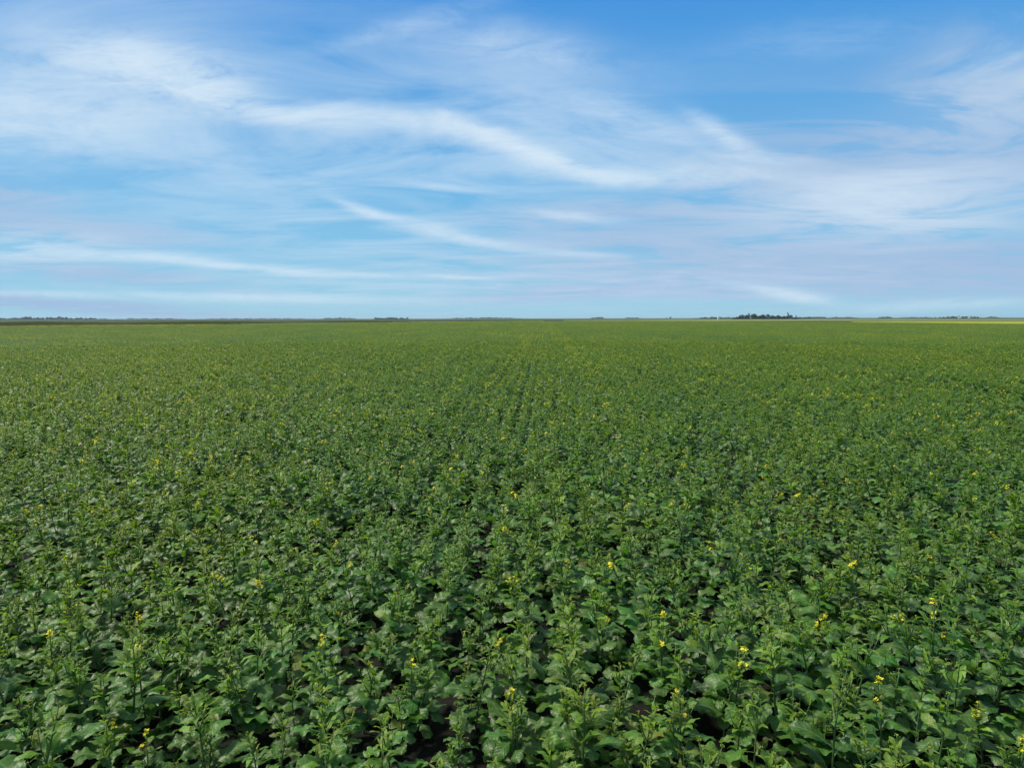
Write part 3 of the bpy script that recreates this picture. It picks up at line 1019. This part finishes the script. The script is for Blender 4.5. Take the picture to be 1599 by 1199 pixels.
def box(mb, lo, hi):
    x0, y0, z0 = lo; x1, y1, z1 = hi
    v = [(x0, y0, z0), (x1, y0, z0), (x1, y1, z0), (x0, y1, z0), (x0, y0, z1), (x1, y0, z1), (x1, y1, z1), (x0, y1, z1)]
    mb.add(v, [[0, 3, 2, 1], [4, 5, 6, 7], [0, 1, 5, 4], [1, 2, 6, 5], [2, 3, 7, 6], [3, 0, 4, 7]], np.full((8, 2), .5), (1, 1, 1))


def building(name, px, D, W, Dp, H, rise, label, ridge_x=True, doors=True):
    x, y = at_depth(px, D)
    o = empty(name, (x, y, 0))
    a, b = W / 2, Dp / 2
    mb = MB()
    if ridge_x:
        v = [(-a, -b, 0), (a, -b, 0), (a, b, 0), (-a, b, 0), (-a, -b, H), (a, -b, H), (a, b, H), (-a, b, H), (-a, 0, H + rise), (a, 0, H + rise)]
        f = [[0, 1, 5, 4], [2, 3, 7, 6], [1, 2, 6, 9, 5], [3, 0, 4, 8, 7]]
        rv = [(-a - .3, -b - .4, H - .05), (a + .3, -b - .4, H - .05), (a + .3, 0, H + rise + .1), (-a - .3, 0, H + rise + .1), (a + .3, b + .4, H - .05), (-a - .3, b + .4, H - .05)]
    else:
        v = [(-a, -b, 0), (a, -b, 0), (a, b, 0), (-a, b, 0), (-a, -b, H), (a, -b, H), (a, b, H), (-a, b, H), (0, -b, H + rise), (0, b, H + rise)]
        f = [[0, 1, 5, 8, 4], [2, 3, 7, 9, 6], [1, 2, 6, 5], [3, 0, 4, 7]]
        rv = [(-a - .4, -b - .3, H - .05), (-a - .4, b + .3, H - .05), (0, b + .3, H + rise + .1), (0, -b - .3, H + rise + .1), (a + .4, b + .3, H - .05), (a + .4, -b - .3, H - .05)]
    mb.add(v, f, np.full((len(v), 2), .5), (1, 1, 1))
    link('wall', mb.mesh('wall', [M_WHITE], False), o)
    rb = MB(); rb.add(rv, [[0, 1, 2, 3], [3, 2, 4, 5]], np.full((6, 2), .5), (1, 1, 1))
    me = rb.mesh('roof', [M_ROOF], False)
    r = link('roof', me, o)
    sm = r.modifiers.new('thick', 'SOLIDIFY'); sm.thickness = .15
    db = MB(); box(db, (-.5, -b - .06, 0), (.5, -b + .02, 2.1)); link('door', db.mesh('door', [M_ROOF], False), o)
    for sx in (-1, 1):
        wb = MB(); box(wb, (sx * a * .6 - .4, -b - .05, 1.1), (sx * a * .6 + .4, -b + .02, 2.1)); link('window', wb.mesh('window', [M_GLASS], False), o)
    return tag(o, label, 'building')


building('farm_building', 1121, 1500, 4.2, 6, 4.2, 1.6, 'small narrow white gabled building left of the dark shelterbelt', False)
building('farm_shed', 1495.5, 2850, 9, 9, 3.2, 1.6, 'long low white shed, left of two among the far right farmyard trees')
building('farm_shed', 1510.5, 2850, 7, 8, 3.0, 1.3, 'low white shed, right of two among the far right farmyard trees')
x, y = at_depth(1528, 2700)
o = empty('utility_pole', (x, y, 0))
mb = MB(); tube(mb, [(0, 0, 0), (0, 0, 13)], [.28, .2], 8, (1, 1, 1)); link('pole', mb.mesh('pole', [M_BARK]), o)
mb = MB(); box(mb, (-1.3, -.1, 12), (1.3, .1, 12.2)); link('crossarm', mb.mesh('crossarm', [M_BARK], False), o)
tag(o, 'thin tall pole standing just right of the far right farmyard', 'utility pole')

# ---------------------------------------------------------------- haze
HB = 9100
hm = MB(); box(hm, (-HB, -HB, -1), (HB, HB, 32))
m, t = new_mat('haze air')
pv = t.n('ShaderNodeVolumePrincipled')
pv.inputs['Color'].default_value = (0.72, 0.84, 1.0, 1)
pv.inputs['Density'].default_value = 0.00005
pv.inputs['Anisotropy'].default_value = 0.2
out = t.n('ShaderNodeOutputMaterial')
t.put(out.inputs['Volume'], pv.outputs[0])
hz = link('haze', hm.mesh('haze', [m], False))
tag(hz, 'thin blue haze that fades the far horizon', 'haze', kind='stuff')
